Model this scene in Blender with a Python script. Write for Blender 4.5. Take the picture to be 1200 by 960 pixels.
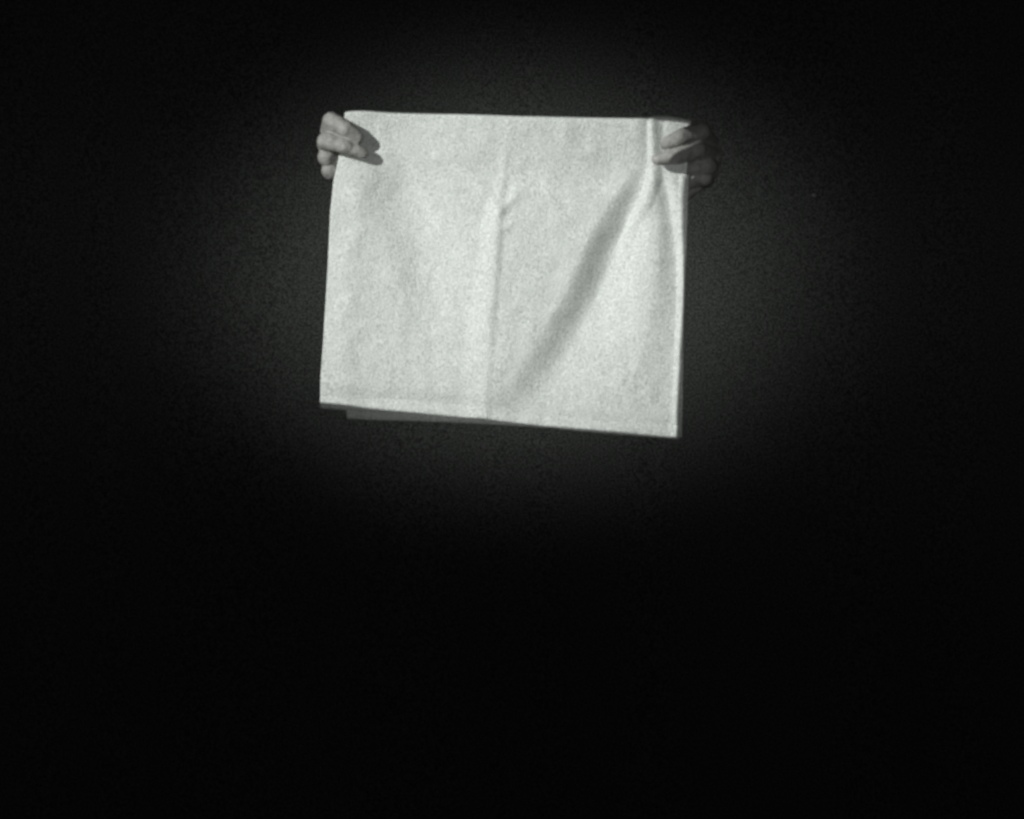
import bpy, bmesh, math, random
from mathutils import Vector, Matrix, noise
R = math.radians
random.seed(4)
for o in list(bpy.data.objects): bpy.data.objects.remove(o)
sc = bpy.context.scene
COL = sc.collection

# ------------------------------------------------------------ camera, light, exposure
D = 6.0            # camera to towel, metres
ZC = 1.33          # camera height
cam_d = bpy.data.cameras.new('camera'); cam = bpy.data.objects.new('camera', cam_d); COL.objects.link(cam)
cam.location = (0, -D, ZC); cam.rotation_euler = (R(90), 0, 0)
cam_d.sensor_width = 36; cam_d.lens = 36*D/1.5; cam_d.clip_end = 60; cam_d.clip_start = .1
cam_d.dof.use_dof = True; cam_d.dof.focus_distance = 6.5; cam_d.dof.aperture_fstop = 3.3
sc.camera = cam
w = bpy.data.worlds.new("World"); sc.world = w; w.use_nodes = True
w.node_tree.nodes['Background'].inputs[0].default_value = (.92, 1.0, .92, 1)
w.node_tree.nodes['Background'].inputs[1].default_value = .015

def spot(name, loc, target, power, cone, blend, radius, sx=1.0, sy=1.0):
    d = bpy.data.lights.new(name, 'SPOT'); o = bpy.data.objects.new(name, d); COL.objects.link(o)
    o.location = loc; v = Vector(target)-Vector(loc)
    o.rotation_euler = v.to_track_quat('-Z', 'Y').to_euler(); o.scale = (sx, sy, 1)
    d.energy = power; d.spot_size = R(cone); d.spot_blend = blend; d.shadow_soft_size = radius
    d.color = (.97, 1.0, .97)
    return o
key = spot('key_spot', (-3.6, -3.7, 3.3), (-.01, 0, 1.56), 1250, 17, .8, .0015)
# the key's beam has an added mask round towel and hands, against drape spill
key.data.use_nodes = True
kn = key.data.node_tree.nodes; kl = key.data.node_tree.links; kg = kn.new('ShaderNodeNewGeometry')
def mask_edge(a, b, lo, hi):
    nrm = (Vector(a)-key.location).cross(Vector(b)-key.location).normalized()
    if nrm.dot(Vector((-.01, 0, 1.56))-key.location) < 0: nrm = -nrm
    kd = kn.new('ShaderNodeVectorMath'); kd.operation = 'DOT_PRODUCT'; kd.inputs[1].default_value = nrm
    kr = kn.new('ShaderNodeMapRange'); kr.interpolation_type = 'SMOOTHSTEP'
    kr.inputs[1].default_value = lo; kr.inputs[2].default_value = hi
    kl.new(kg.outputs['Incoming'], kd.inputs[0]); kl.new(kd.outputs['Value'], kr.inputs[0])
    return kr.outputs[0]
def both(op, a, b):
    mm = kn.new('ShaderNodeMath'); mm.operation = op; kl.new(a, mm.inputs[0]); kl.new(b, mm.inputs[1]); return mm.outputs[0]
bottom = mask_edge((.24375, 0, 1.2888), (-.28, 0, 1.3382), .0000, .0003)
top = mask_edge((.26625, 0, 1.7535), (-.2875, 0, 1.7715), -.0001, .0003)
right = mask_edge((.2498, 0, 1.655), (.2443, 0, 1.305), .0001, .0006)
notch = mask_edge((.254, 0, 1.675), (.285, 0, 1.6990), .0000, .0006)      # corner left open for the hand
outer = mask_edge((.285, 0, 1.2), (.285, 0, 1.9), -.0030, .0030)
crown = mask_edge((.249, 0, 1.7465), (.2875, 0, 1.725), .0000, .0005)
left = mask_edge((-.2900, 0, 1.7425), (-.2790, 0, 1.3325), -.0001, .0002)
# above the notch line AND left of the outer edge, or simply left of the right one
prev = both('MULTIPLY', both('MULTIPLY', bottom, top), both('MULTIPLY', left, both('MAXIMUM', right, both('MULTIPLY', notch, both('MULTIPLY', crown, outer)))))
kl.new(prev, kn['Emission'].inputs['Strength'])
# added lamp by the lens; its elliptical pool imitates camera bloom round the towel
front = spot('added_bloom_spot', (.0, -6.04, 1.35), (0, 2.0, 1.6), 390, 24, .3, .02)
front.data.use_nodes = True
fn = front.data.node_tree.nodes; fl = front.data.node_tree.links
fg = fn.new('ShaderNodeNewGeometry'); fs_ = fn.new('ShaderNodeSeparateXYZ'); fl.new(fg.outputs['Incoming'], fs_.inputs[0])
def fm(op, a, b=None):
    n = fn.new('ShaderNodeMath'); n.operation = op
    for k, q in enumerate((a, b)):
        if q is None: continue
        if isinstance(q, (int, float)): n.inputs[k].default_value = q
        else: fl.new(q, n.inputs[k])
    return n.outputs[0]
def quad(c, mid, wid): return fm('POWER', fm('ABSOLUTE', fm('DIVIDE', fm('SUBTRACT', fm('DIVIDE', c, fs_.outputs[1]), mid), wid)), 2.0)
r2 = fm('ADD', quad(fs_.outputs[0], .0015, .0625), quad(fs_.outputs[2], .0302, .0438))
core_ = fm('EXPONENT', fm('MULTIPLY', fm('POWER', r2, 1.7), -1.0))
w2 = fm('ADD', quad(fs_.outputs[0], .004, .190), quad(fs_.outputs[2], .0302, .0480))
wide = fm('MULTIPLY', fm('EXPONENT', fm('MULTIPLY', w2, -1.0)), .07)
fl.new(fm('ADD', core_, wide), fn['Emission'].inputs['Strength'])
sc.view_settings.view_transform = 'Standard'; sc.view_settings.look = 'None'
sc.view_settings.exposure = 0; sc.view_settings.gamma = 1
sc.render.engine = 'CYCLES'
sc.cycles.pixel_filter_type = 'BLACKMAN_HARRIS'; sc.cycles.filter_width = 2.4

# ------------------------------------------------------------ helpers
def P(px, py, y=0.0):
    k = (D+y)/D/800.0
    return Vector(((px-600)*k, y, ZC+(480-py)*k))

def interp(pts, x):
    if x <= pts[0][0]: return pts[0][1]
    for (a, b), (c, d) in zip(pts, pts[1:]):
        if x <= c:
            t = (x-a)/(c-a); return b+(d-b)*t
    return pts[-1][1]
def sinterp(pts, x):       # smoothed
    return (interp(pts, x-7)+interp(pts, x+7)+2*interp(pts, x)+interp(pts, x-14)+interp(pts, x+14))/6
class Tab:
    def __init__(self, pts, smooth=False):
        f = sinterp if smooth else interp
        self.t = [f(pts, i) for i in range(0, 1101)]
    def __call__(self, x):
        x = max(0, min(1099.9, x)); i = int(x); a = self.t[i]
        return a+(self.t[i+1]-a)*(x-i)
def sst(a, b, x):
    t = max(0, min(1, (x-a)/(b-a))); return t*t*(3-2*t)

def link(name, me, parent=None, mat=None, smooth=True):
    o = bpy.data.objects.new(name, me); COL.objects.link(o)
    if parent: o.parent = parent
    if mat: me.materials.append(mat)
    if smooth: me.polygons.foreach_set('use_smooth', [True]*len(me.polygons))
    return o

def mat(name, col, rough=.8, bump=None, spec=.3, speck=None, sheen=0, sss=0):
    m = bpy.data.materials.new(name); m.use_nodes = True
    n = m.node_tree.nodes; l = m.node_tree.links; b = n['Principled BSDF']
    b.inputs['Base Color'].default_value = (*col, 1); b.inputs['Roughness'].default_value = rough
    b.inputs['Specular IOR Level'].default_value = spec
    if sheen:
        b.inputs['Sheen Weight'].default_value = sheen
    if sss:
        b.inputs['Subsurface Weight'].default_value = sss; b.inputs['Subsurface Scale'].default_value = .004
    tc = n.new('ShaderNodeTexCoord')
    if speck:
        prev = None
        for i, (scale, lo, hi) in enumerate(speck):
            t = n.new('ShaderNodeTexNoise'); t.inputs['Scale'].default_value = scale; t.inputs['Detail'].default_value = 3
            l.new(tc.outputs['Object'], t.inputs['Vector'])
            mr = n.new('ShaderNodeMapRange'); mr.inputs[1].default_value = .3; mr.inputs[2].default_value = .7
            mr.inputs[3].default_value = lo; mr.inputs[4].default_value = hi
            l.new(t.outputs['Fac'], mr.inputs[0])
            if prev is None: prev = mr.outputs[0]
            else:
                mm = n.new('ShaderNodeMath'); mm.operation = 'MULTIPLY'; l.new(prev, mm.inputs[0]); l.new(mr.outputs[0], mm.inputs[1]); prev = mm.outputs[0]
        vm = n.new('ShaderNodeVectorMath'); vm.operation = 'SCALE'; vm.inputs[0].default_value = col
        l.new(prev, vm.inputs['Scale']); l.new(vm.outputs[0], b.inputs['Base Color'])
    if bump:
        last = None
        for (scale, dist, st) in bump:
            t = n.new('ShaderNodeTexNoise'); t.inputs['Scale'].default_value = scale; t.inputs['Detail'].default_value = 2.5
            l.new(tc.outputs['Object'], t.inputs['Vector'])
            bp = n.new('ShaderNodeBump'); bp.inputs['Distance'].default_value = dist; bp.inputs['Strength'].default_value = st
            l.new(t.outputs['Fac'], bp.inputs['Height'])
            if last: l.new(last, bp.inputs['Normal'])
            last = bp.outputs[0]
        l.new(last, b.inputs['Normal'])
    return m

M_TOWEL = mat('terry_cloth', (.715, .735, .71), .95, [(28, .006, .4), (300, .002, .42), (560, .002, .8)], .1,
              [(420, .62, 1.24), (45, .96, 1.02)])
M_SKIN = mat('skin', (.30, .294, .282), .6, [(95, .006, .6), (300, .0015, .5)], .3, [(70, .72, 1.2), (220, .88, 1.08)])
M_NAIL = mat('nail', (.34, .33, .31), .3, None, .5)
M_BLACK = mat('black_wool', (.02, .021, .02), 1.0, [(22, .02, .5), (300, .002, .8)], .05, [(260, .6, 1.4), (9, .9, 1.1)])
M_BACK = mat('dark_drape', (.155, .162, .155), 1.0, [(300, .002, .6)], .02, [(330, .35, 1.6), (2.2, .9, 1.1)])
M_HAIR = mat('dark_hair', (.03, .028, .025), .6, [(200, .003, .8)])
M_SHOE = mat('black_leather', (.02, .02, .02), .5)
M_EYE = mat('eye_white', (.6, .6, .58), .2)
M_FLOOR = mat('dark_floor', (.02, .021, .02), .9, [(60, .002, .5)], .1, [(40, .8, 1.2)])

# ------------------------------------------------------------ setting
def sheet(name, f, nu, nv, m, kind=None):
    vs = [f(i/nu, j/nv) for j in range(nv+1) for i in range(nu+1)]
    fs = [(j*(nu+1)+i, j*(nu+1)+i+1, (j+1)*(nu+1)+i+1, (j+1)*(nu+1)+i) for j in range(nv) for i in range(nu)]
    me = bpy.data.meshes.new(name); me.from_pydata(vs, [], fs)
    o = link(name, me, None, m)
    if kind: o['kind'] = kind
    return o
YB = .150          # drape added just behind the towel to catch the bloom pool; two arm slits
def bd(x, z):
    return (x, YB+.0035*math.sin(x*5.1+.6*math.sin(x*2.3)+.3*z)+.0015*math.sin(x*12+1.7*math.sin(x*3.1))-.003, z)
def axis(lo, hi, coarse, a, b, fine):
    out = []; v = lo
    while v < hi-1e-6:
        out.append(v); v += fine if a <= v < b else coarse
    return out+[hi]
gx = axis(-3, 3, .05, -.4, .4, .01); gz = axis(0, 3.4, .05, 1.35, 1.8, .01)
def slit(x, z):
    return any(((x-cx)/.043)**2+((z-1.590)/.085)**2 < 1 for cx in (-.215, .206))
dv = [bd(x, z) for z in gz for x in gx]; nx = len(gx)
df = [(j*nx+i, j*nx+i+1, (j+1)*nx+i+1, (j+1)*nx+i) for j in range(len(gz)-1) for i in range(nx-1)
      if not slit((gx[i]+gx[i+1])/2, (gz[j]+gz[j+1])/2)]
me = bpy.data.meshes.new('backdrop'); me.from_pydata(dv, [], df)
drape = link('backdrop', me, None, M_BACK); drape['kind'] = 'structure'
sheet('floor', lambda u, v: (-4+8*u, -7+8.2*v, -.004+.001*math.sin(9*u)), 20, 20, M_FLOOR, 'structure')

# ------------------------------------------------------------ towel
LX = [(130, 405), (150, 401), (185, 397), (212, 391), (250, 387), (300, 385), (350, 382), (400, 379), (440, 376), (478, 375)]
RX = [(142, 809), (160, 808), (197, 805), (250, 803), (300, 802.3), (400, 800), (515, 796)]
TOP = [(403, 138), (410, 135), (418, 134), (480, 136), (560, 139), (600, 141), (700, 143), (756, 143), (768, 140), (785, 140.5), (797, 142.5), (809, 146)]
BOT = [(375, 478), (400, 480), (480, 484), (560, 491), (600, 496), (660, 503), (700, 507), (797, 515)]
BOTB = [(407, 490), (420, 492), (480, 493.5), (560, 496.5), (600, 499), (660, 503), (700, 506), (797, 513)]
LXB = [(130, 408), (150, 404), (212, 396), (300, 392), (400, 397), (495, 407)]
RXB = [(142, 810), (197, 807), (300, 804), (400, 801), (515, 799)]

FT = [Tab(q) for q in (
    [(130, 598), (180, 592), (240, 585), (280, 583), (350, 577), (420, 572), (480, 568)],
    [(150, 0), (200, .0001), (222, .0022), (260, .0048), (330, .0046), (430, .0034), (500, .0022)],
    [(180, 10), (260, 28), (330, 32), (480, 38)],
    [(130, 760), (195, 752), (225, 738), (250, 724), (290, 706), (330, 690), (370, 670), (410, 648), (440, 630), (475, 604), (515, 560)],
    [(175, 0), (200, .003), (235, .012), (280, .020), (340, .019), (400, .015), (440, .010), (480, .004), (515, .001)],
    [(200, 14), (240, 24), (300, 30), (400, 34), (480, 40)],
    [(200, 20), (240, 22), (270, 34), (340, 62), (400, 90), (500, 120)],
    [(138, 763), (195, 764), (215, 761), (235, 754), (255, 744), (280, 732), (320, 722)],
    [(136, .003), (150, .0055), (195, .007), (240, .006), (270, .003), (320, 0)],
    [(195, 772), (230, 780), (300, 790), (360, 790), (430, 786), (500, 782)],
    [(195, .0005), (225, .0055), (300, .0065), (380, .0055), (500, .003)],
    [(195, 10), (260, 16), (330, 24), (500, 55)],
    [(185, 436), (250, 462), (330, 478), (480, 500)],
    [(185, 425), (300, 408), (480, 400)],
)]
def fold(px, py):
    """height of the cloth towards the camera, in metres"""
    h = 0.0
    # centre crease: slow rise from the left, sharp drop on the right
    xl = FT[0](py)
    a = FT[1](py)
    wl = FT[2](py)*.85; a *= 1.45
    s = px-xl
    h += a*(sst(-wl, 1, s)-sst(-1, 9, s)*.42-.58*sst(8, 80, s))
    # small star of creases on it
    for (ax, ay, bx, by, A, W) in ((583, 250, 612, 222, .0022, 6), (584, 248, 560, 212, .0020, 7), (586, 272, 600, 262, .0014, 5),
                                   (592, 180, 588, 236, .0012, 4)):
        dx, dy = bx-ax, by-ay; L = math.hypot(dx, dy); t = ((px-ax)*dx+(py-ay)*dy)/L/L
        d = ((px-ax)*dy-(py-ay)*dx)/L
        if -.3 < t < 1.3:
            h += A*math.exp(-(d/W)**2)*sst(-.3, .1, t)*sst(1.3, .5, t)
    # diagonal valley from the right hand to the lower middle
    xv = 2+FT[3](py)
    av = FT[4](py)
    wd = FT[5](py)
    s = px-xv
    rise = FT[6](py)
    wd *= 1.2
    h -= av*1.25*sst(-wd*.75, wd*.45, s)
    h += av*1.0*sst(wd*.35, wd*.35+rise, s)
    # ridge / pleat pinched at the right hand
    xr = FT[7](py)
    ar = FT[8](py)
    s = px-xr
    h += ar*1.25*(sst(-5.5, 1, s)-sst(1, 15, s))
    h -= .006*sst(690, 757, px)*sst(235, 190, py)*sst(800, 765, px)
    h -= .011*sst(772, 812, px)*sst(235, 190, py)
    # narrow hollow right of the pleat, running down beside the right edge
    xh = FT[9](py)
    ah = FT[10](py)
    wh = FT[11](py)
    s = px-xh
    ah *= 1.35; h -= ah*sst(-wh, 4, s); h += ah*.8*sst(2, 14, s)
    # soft slack on the left half
    s = px-FT[12](py)
    h -= .0080*sst(180, 240, py)*sst(470, 320, py)*(sst(-26, 22, s)-sst(22, 90, s))
    s = px-FT[13](py)
    h += .0020*math.exp(-(s/16)**2)*sst(180, 230, py)
    # upper band leans back a little towards the top, the lower part hangs forward
    h += .013*sst(215, 135, py)*sst(430, 640, px)*sst(772, 745, px)
    # belly between the hands
    h -= .010*sst(400, 480, px)*sst(790, 700, px)*(1-sst(140, 470, py)*.6)
    # pressed-in where the fingers grip
    for gx, gy, q in ((432, 172, .003), (418, 160, .002), (780, 180, .0025), (800, 165, .002)):
        h -= q*math.exp(-((px-gx)**2+(py-gy)**2)/18**2)
    n = noise.noise(Vector((px*.018, py*.014, 3.1)))*.0016+noise.noise(Vector((px*.05, py*.04, 7.7)))*.0011
    return h+n

def cloth_pt(u, v, L, Rr, T, B):
    x = 400+400*u; y = 300
    for _ in range(5):
        t, b = T(x), B(x)
        y = t+(b-t)*v
        l, r = L(y), Rr(y)
        x = l+(r-l)*u
    return x, y

TOPT, BOTT, BOTBT = Tab(TOP, True), Tab(BOT, True), Tab(BOTB, True)
LXT, RXT, LXBT, RXBT = Tab(LX), Tab(RX), Tab(LXB), Tab(RXB)
NU, NV = 260, 220
GAP = .011
def front_pt(u, v):
    x, y = cloth_pt(u, v, LXT, RXT, TOPT, BOTT)
    h = fold(x, y)
    # bottom curls away behind, more so on the left half
    e = BOTT(x)-y
    h -= .0032*(sst(30, 13, e)-sst(13, 1, e))*interp([(375, .2), (410, .9), (540, .9), (620, .45), (800, .3)], x)
    return x, y, -h
def back_pt(u, v):
    x, y = cloth_pt(u, v, LXBT, RXBT, TOPT, BOTBT)
    h = fold(x, y)
    return x, y, -h*.9+GAP+.024*sst(.6, 1, v)*sst(660, 470, x)
rows = []
for j in range(NV, -1, -1):
    v = (j/NV)
    rows.append([P(*front_pt(i/NU, v)) for i in range(NU+1)])
for k in range(1, 8):                                   # rolled top fold
    a = math.pi*k/8
    r = []
    for i in range(NU+1):
        f = P(*front_pt(i/NU, 0)); b = P(*back_pt(i/NU, 0)); c = (f+b)/2
        rad = (b.y-f.y)/2
        r.append(Vector((f.x+(b.x-f.x)*k/8, c.y-rad*math.cos(a), c.z+rad*.8*math.sin(a)-.0)))
    rows.append(r)
for j in range(0, 81):
    rows.append([P(*back_pt(i/NU, j/80)) for i in range(NU+1)])
vs = [v for r in rows for v in r]; n1 = NU+1
fs = [(j*n1+i, (j+1)*n1+i, (j+1)*n1+i+1, j*n1+i+1) for j in range(len(rows)-1) for i in range(NU)]
me = bpy.data.meshes.new('towel'); me.from_pydata([tuple(v) for v in vs], [], fs)
towel = link('towel', me, None, M_TOWEL)
towel['label'] = 'white terry towel folded double and stretched out between two hands'
towel['category'] = 'towel'
md = towel.modifiers.new('thickness', 'SOLIDIFY'); md.thickness = .004; md.offset = 0

def strip(name, f, nu, nv, thick):
    vs = [f(i/nu, j/nv) for j in range(nv+1) for i in range(nu+1)]
    fs = [(j*(nu+1)+i, (j+1)*(nu+1)+i, (j+1)*(nu+1)+i+1, j*(nu+1)+i+1) for j in range(nv) for i in range(nu)]
    me = bpy.data.meshes.new(name); me.from_pydata(vs, [], fs)
    o = link(name, me, towel, M_TOWEL); m = o.modifiers.new('t', 'SOLIDIFY'); m.thickness = thick; m.offset = 0
    return o
def hem_f(u, v):
    x, y, d = front_pt(.0015+.997*u, .958+.0435*v)
    return tuple(P(x, y, d-.0015-.0010*math.sin(v*math.pi)))
strip('hem', hem_f, 260, 6, .0008)
def hem_s(u, v):
    x, y, d = front_pt(.978+.0225*u, .16+.795*v)
    return tuple(P(x, y, d-.0015-.0010*math.sin(u*math.pi)))
strip('selvedge', hem_s, 6, 220, .0008)

# ------------------------------------------------------------ person
person = bpy.data.objects.new('person', None); COL.objects.link(person); person.location = (0, .54, 0)
person['label'] = 'person hidden in the dark behind the white towel, bare hands gripping its top corners'
person['category'] = 'person'
OFF = Vector(person.location)

def hull(spheres, seg=14):
    """convex hull of spheres [(centre, radius), ...] -> bmesh"""
    bm = bmesh.new()
    for c, r in spheres:
        if isinstance(r, (int, float)): r = (r, r, r)
        bmesh.ops.create_uvsphere(bm, u_segments=seg, v_segments=max(6, seg//2+1), radius=1,
                                  matrix=Matrix.Translation(Vector(c)) @ Matrix.Diagonal((*r, 1)))
    res = bmesh.ops.convex_hull(bm, input=bm.verts)
    junk = list({g for g in res['geom_interior'] if isinstance(g, bmesh.types.BMVert)})
    bmesh.ops.delete(bm, geom=junk, context='VERTS')
    used = set(res['geom'])
    loose = [v for v in bm.verts if not v.link_faces]
    bmesh.ops.delete(bm, geom=loose, context='VERTS')
    # drop original faces inside the hull
    kill = [f for f in bm.faces if f not in used and f.is_valid]
    return bm

def fuse(name, groups, voxel, smooth_it, factor=.5):
    """fuse hull groups into one continuous surface with a voxel remesh"""
    me = bpy.data.meshes.new(name)
    tot = bmesh.new()
    for g in groups:
        b = hull(g); t = bpy.data.meshes.new('t'); b.to_mesh(t); b.free(); tot.from_mesh(t); bpy.data.meshes.remove(t)
    tot.to_mesh(me); tot.free()
    o = bpy.data.objects.new(name, me); COL.objects.link(o)
    m = o.modifiers.new('r', 'REMESH'); m.mode = 'VOXEL'; m.voxel_size = voxel
    s = o.modifiers.new('s', 'SMOOTH'); s.iterations = smooth_it; s.factor = factor
    dg = bpy.context.evaluated_depsgraph_get(); dg.update()
    new = bpy.data.meshes.new_from_object(o.evaluated_get(dg))
    bpy.data.objects.remove(o); bpy.data.meshes.remove(me)
    new.name = name
    new.materials.clear()
    return new

def chain(pts, rad):
    return [[(pts[i], rad[i]), (pts[i+1], rad[i+1])] for i in range(len(pts)-1)]

def hand(j):
    """j: joint table in photo-plane units -> list of hull groups, nails"""
    g = []; nails = []
    W = P(*j['wrist'])
    FR = dict(index=(.0140, .0142, .0128, .0108), middle=(.0135, .0136, .0116, .0094),
              ring=(.0150, .0140, .0110, .0088), little=(.0150, .0135, .0105, .0082))
    mcps = []
    for f in ('index', 'middle', 'ring', 'little'):
        p = [P(*q) for q in j[f]]; r = FR[f]
        mcps.append(p[0])
        # phalanges: slim in the middle, fuller at the joints
        for i in range(3):
            a, b = p[i], p[i+1]; mid = (a+b)/2; rm = (r[i]+r[i+1])/2*.97
            g.append([(a, r[i]), (mid, rm)]); g.append([(mid, rm), (b, r[i+1])])
        # knuckle bump on the back of the finger, fleshy tip
        d = (p[3]-p[2]).normalized()
        g.append([(p[3], r[3]), (p[3]+d*.0035, r[3]*.82)])
        nails.append((p[3], d, r[3]))
        g.append([(W+(p[0]-W)*.12, .017), (p[0], .0118)])
    g.append([(mcps[0], .011), (mcps[1], .0115), (W+(mcps[0]-W)*.3, .016)])
    g.append([(mcps[1], .0115), (mcps[2], .0112), (W+(mcps[1]-W)*.3, .016)])
    g.append([(mcps[2], .011), (mcps[3], .0105), (W+(mcps[3]-W)*.3, .016)])
    p = [P(*q) for q in j['thumb']]; r = (.016, .0125, .0105, .0085)
    g += chain(p, r); g.append([(W, .022), (p[0], .018), (mcps[1], .011)])
    g.append([(p[0], .015), (p[1], .011), (mcps[0], .010), ])
    g.append([(W, .024), (P(*j['arm']), .028)])
    return g, nails

HL = dict(wrist=(424, 246, .100), arm=(430, 290, .14),
          index=[(384, 162, .030), (388.5, 142.5, -.008), (406, 151.5, -.0190), (418, 160.5, -.0160)],
          middle=[(381, 174, .030), (382, 165.5, -.010), (404, 171, -.0190), (424, 179, -.0150)],
          ring=[(384, 187, .032), (383, 184, .003), (398, 192, .022), (412, 190, .030)],
          little=[(391, 199, .040), (387, 200, .010), (400, 206, .026), (412, 204, .034)],
          thumb=[(412, 218, .075), (406, 196, .060), (412, 172, .042), (424, 160, .026)])
HR = dict(wrist=(768, 248, .100), arm=(768, 290, .14),
          index=[(832, 168, .030), (822, 154, -.008), (800, 160, -.0210), (783, 168, -.0170)],
          middle=[(836, 183, .030), (818, 175, -.012), (794, 184, -.0210), (772, 186.5, -.0170)],
          ring=[(834, 197, .032), (829, 194, .008), (806, 198, .024), (794, 196, .032)],
          little=[(826, 209, .038), (825, 208, .018), (806, 214, .028), (794, 212, .036)],
          thumb=[(796, 224, .078), (800, 202, .062), (795, 180, .044), (784, 168, .028)])

meshes = []
nail_specs = []
for hj in (HL, HR):
    g, nl = hand(hj)
    meshes.append(fuse('hand', g, .0013, 5)); nail_specs += nl[:2]

# torso, head, arms, legs
def body_groups(grow=0.0):
    e = grow; g = []
    V = Vector
    g.append([(V((-.155, .54, 1.40)), .055+e), (V((.155, .54, 1.40)), .055+e), (V((-.12, .54, 1.20)), .075+e), (V((.12, .54, 1.20)), .075+e)])
    g.append([(V((-.12, .54, 1.22)), .075+e), (V((.12, .54, 1.22)), .075+e), (V((-.09, .55, 1.04)), .08+e), (V((.09, .55, 1.04)), .08+e)])
    g.append([(V((-.09, .55, 1.04)), .08+e), (V((.09, .55, 1.04)), .08+e), (V((-.10, .55, .90)), .085+e), (V((.10, .55, .90)), .085+e)])
    g.append([(V((-.03, .54, 1.45)), .05+e), (V((.03, .54, 1.45)), .05+e), (V((-.15, .54, 1.40)), .045+e), (V((.15, .54, 1.40)), .045+e)])
    return g
def arm_groups(side, e=0.0):
    h = HL if side < 0 else HR
    S = Vector((side*.175, .53, 1.40)); A = P(*h['arm']); W = P(*h['wrist'])
    E = Vector((side*.215, .32, 1.49))
    return [[(S, .052+e), (S+(E-S)*.4, .046+e)], [(S+(E-S)*.4, .046+e), (E, .037+e)],
            [(E, .038+e), (E+(W-E)*.35, .038+e)], [(E+(W-E)*.35, .038+e), (W-(W-E)*.08, .0265+e)]]
def leg_groups(side, e=0.0):
    H = Vector((side*.098, .55, .90)); K = Vector((side*.12, .54, .49)); A = Vector((side*.13, .56, .09))
    return [[(H, .088+e), (K, .056+e)], [(K, .054+e), (K+(A-K)*.35+Vector((0, .012, 0)), .052+e)],
            [(K+(A-K)*.35+Vector((0, .012, 0)), .052+e), (A, .037+e)]]
def foot_groups(side, e=0.0):
    return [[(Vector((side*.13, .57, .045)), .034+e), (Vector((side*.135, .48, .035)), .034+e), (Vector((side*.135, .42, .028)), .026+e)],
            [(Vector((side*.13, .56, .10)), .036+e), (Vector((side*.13, .565, .05)), .036+e)]]
V = Vector
HC = V((0, .52, 1.605))          # head centre
def head_groups():
    c = HC
    g = [[(c+V((0, .015, .03)), (.073, .088, .085)), (c+V((0, -.02, -.02)), (.062, .07, .07))],
         [(c+V((0, -.02, -.02)), (.060, .066, .06)), (c+V((0, -.062, -.092)), (.022, .018, .016)), (c+V((.042, -.005, -.062)), .018), (c+V((-.042, -.005, -.062)), .018)],
         [(c+V((0, .03, -.06)), .055), (V((0, .545, 1.42)), .058)],
         [(c+V((0, -.089, .012)), .008), (c+V((0, -.110, -.026)), .010)],                        # nose bridge and tip
         [(c+V((-.012, -.100, -.030)), .008), (c+V((.012, -.100, -.030)), .008)],
         [(c+V((-.040, -.078, .022)), .009), (c+V((-.010, -.090, .022)), .007)],                 # brow
         [(c+V((.040, -.078, .022)), .009), (c+V((.010, -.090, .022)), .007)],
         [(c+V((-.018, -.088, -.054)), .005), (c+V((.018, -.088, -.054)), .005), (c+V((0, -.094, -.053)), .0055)],   # lips
         [(c+V((-.015, -.086, -.063)), .005), (c+V((.015, -.086, -.063)), .005), (c+V((0, -.092, -.064)), .006)]]
    for s in (-1, 1):
        g.append([(c+V((s*.074, .012, .010)), (.006, .014, .016)), (c+V((s*.072, .006, -.022)), (.005, .008, .010))])
    return g
big = fuse('core', body_groups()+arm_groups(-1)+arm_groups(1)+leg_groups(-1)+leg_groups(1)+foot_groups(-1)+foot_groups(1)+head_groups(), .0045, 4)
big.transform(Matrix.Translation((0, 0, 0)))
bm = bmesh.new()
for m in meshes+[big]: bm.from_mesh(m)
bmesh.ops.translate(bm, verts=bm.verts, vec=-OFF)
me = bpy.data.meshes.new('body'); bm.to_mesh(me); bm.free()
me.materials.append(M_SKIN)
body = link('body', me, person)

def part(name, mesh, m, smooth=True):
    mesh.transform(Matrix.Translation(-OFF+Vector((0, 0 if name == 'fingernail' else 0, 0))))
    return link(name, mesh, person, m, smooth)

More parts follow.
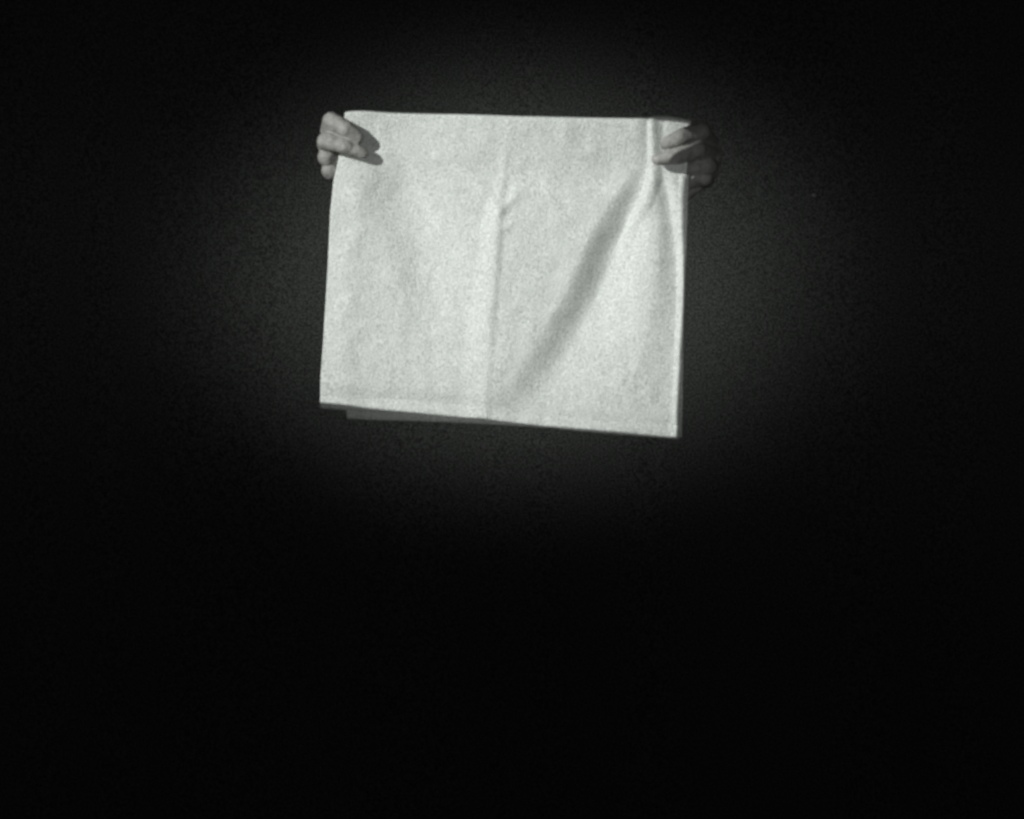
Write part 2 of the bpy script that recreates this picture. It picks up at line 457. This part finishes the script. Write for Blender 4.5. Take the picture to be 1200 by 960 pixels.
# finger nails on the fingertips that lie in front of the cloth
for (c, d, r) in nail_specs:
    bm = bmesh.new()
    bmesh.ops.create_uvsphere(bm, u_segments=16, v_segments=10, radius=1)
    up = Vector((0, -1, .15)); up = (up-d*up.dot(d)).normalized(); sd = d.cross(up)
    mtx = Matrix((d, sd, up)).transposed().to_4x4()
    mtx = Matrix.Translation(c+d*.001+up*(r*.62)) @ mtx @ Matrix.Diagonal((.0062, .0050, .0026, 1))
    bmesh.ops.transform(bm, matrix=mtx, verts=bm.verts)
    me = bpy.data.meshes.new('fingernail'); bm.to_mesh(me); bm.free()
    part('fingernail', me, M_NAIL)

def rough_up(me, amp, sc_):
    nr = [v.normal.copy() for v in me.vertices]
    for v, n in zip(me.vertices, nr):
        v.co += n*(noise.noise(v.co*sc_)*amp+noise.noise(v.co*sc_*2.6)*amp*.4)
sw = fuse('sweater', body_groups(.014)+arm_groups(-1, .010)+arm_groups(1, .010)+
          [[(V((-.115, .55, .93)), .10), (V((.115, .55, .93)), .10), (V((-.11, .55, 1.05)), .10), (V((.11, .55, 1.05)), .10)],
           [(V((0, .545, 1.43)), .064), (V((0, .542, 1.485)), .062)]], .006, 5)
rough_up(sw, .005, 9); part('sweater', sw, M_BLACK)
tr = fuse('trousers', leg_groups(-1, .014)+leg_groups(1, .014)+[[(V((-.10, .55, .92)), .095), (V((.10, .55, .92)), .095), (V((0, .55, .85)), .09)]], .006, 5)
rough_up(tr, .006, 8); part('trousers', tr, M_BLACK)
for s in (-1, 1):
    g = [[(a, b+.006) for a, b in q] for q in foot_groups(s)[:1]]
    sh = fuse('shoe', g, .004, 3)
    for v in sh.vertices: v.co.z = max(v.co.z, 0)
    part('shoe', sh, M_SHOE)
    e = bmesh.new(); bmesh.ops.create_uvsphere(e, u_segments=16, v_segments=10, radius=.0115, matrix=Matrix.Translation(HC+V((s*.030, -.0745, .006))))
    em = bpy.data.meshes.new('eye'); e.to_mesh(em); e.free(); part('eye', em, M_EYE)
hr = fuse('hair', [[(HC+V((0, .026, .040)), (.080, .088, .084))], [(HC+V((0, .05, -.01)), (.073, .062, .06))]], .004, 2)
rough_up(hr, .004, 40); part('hair', hr, M_HAIR)
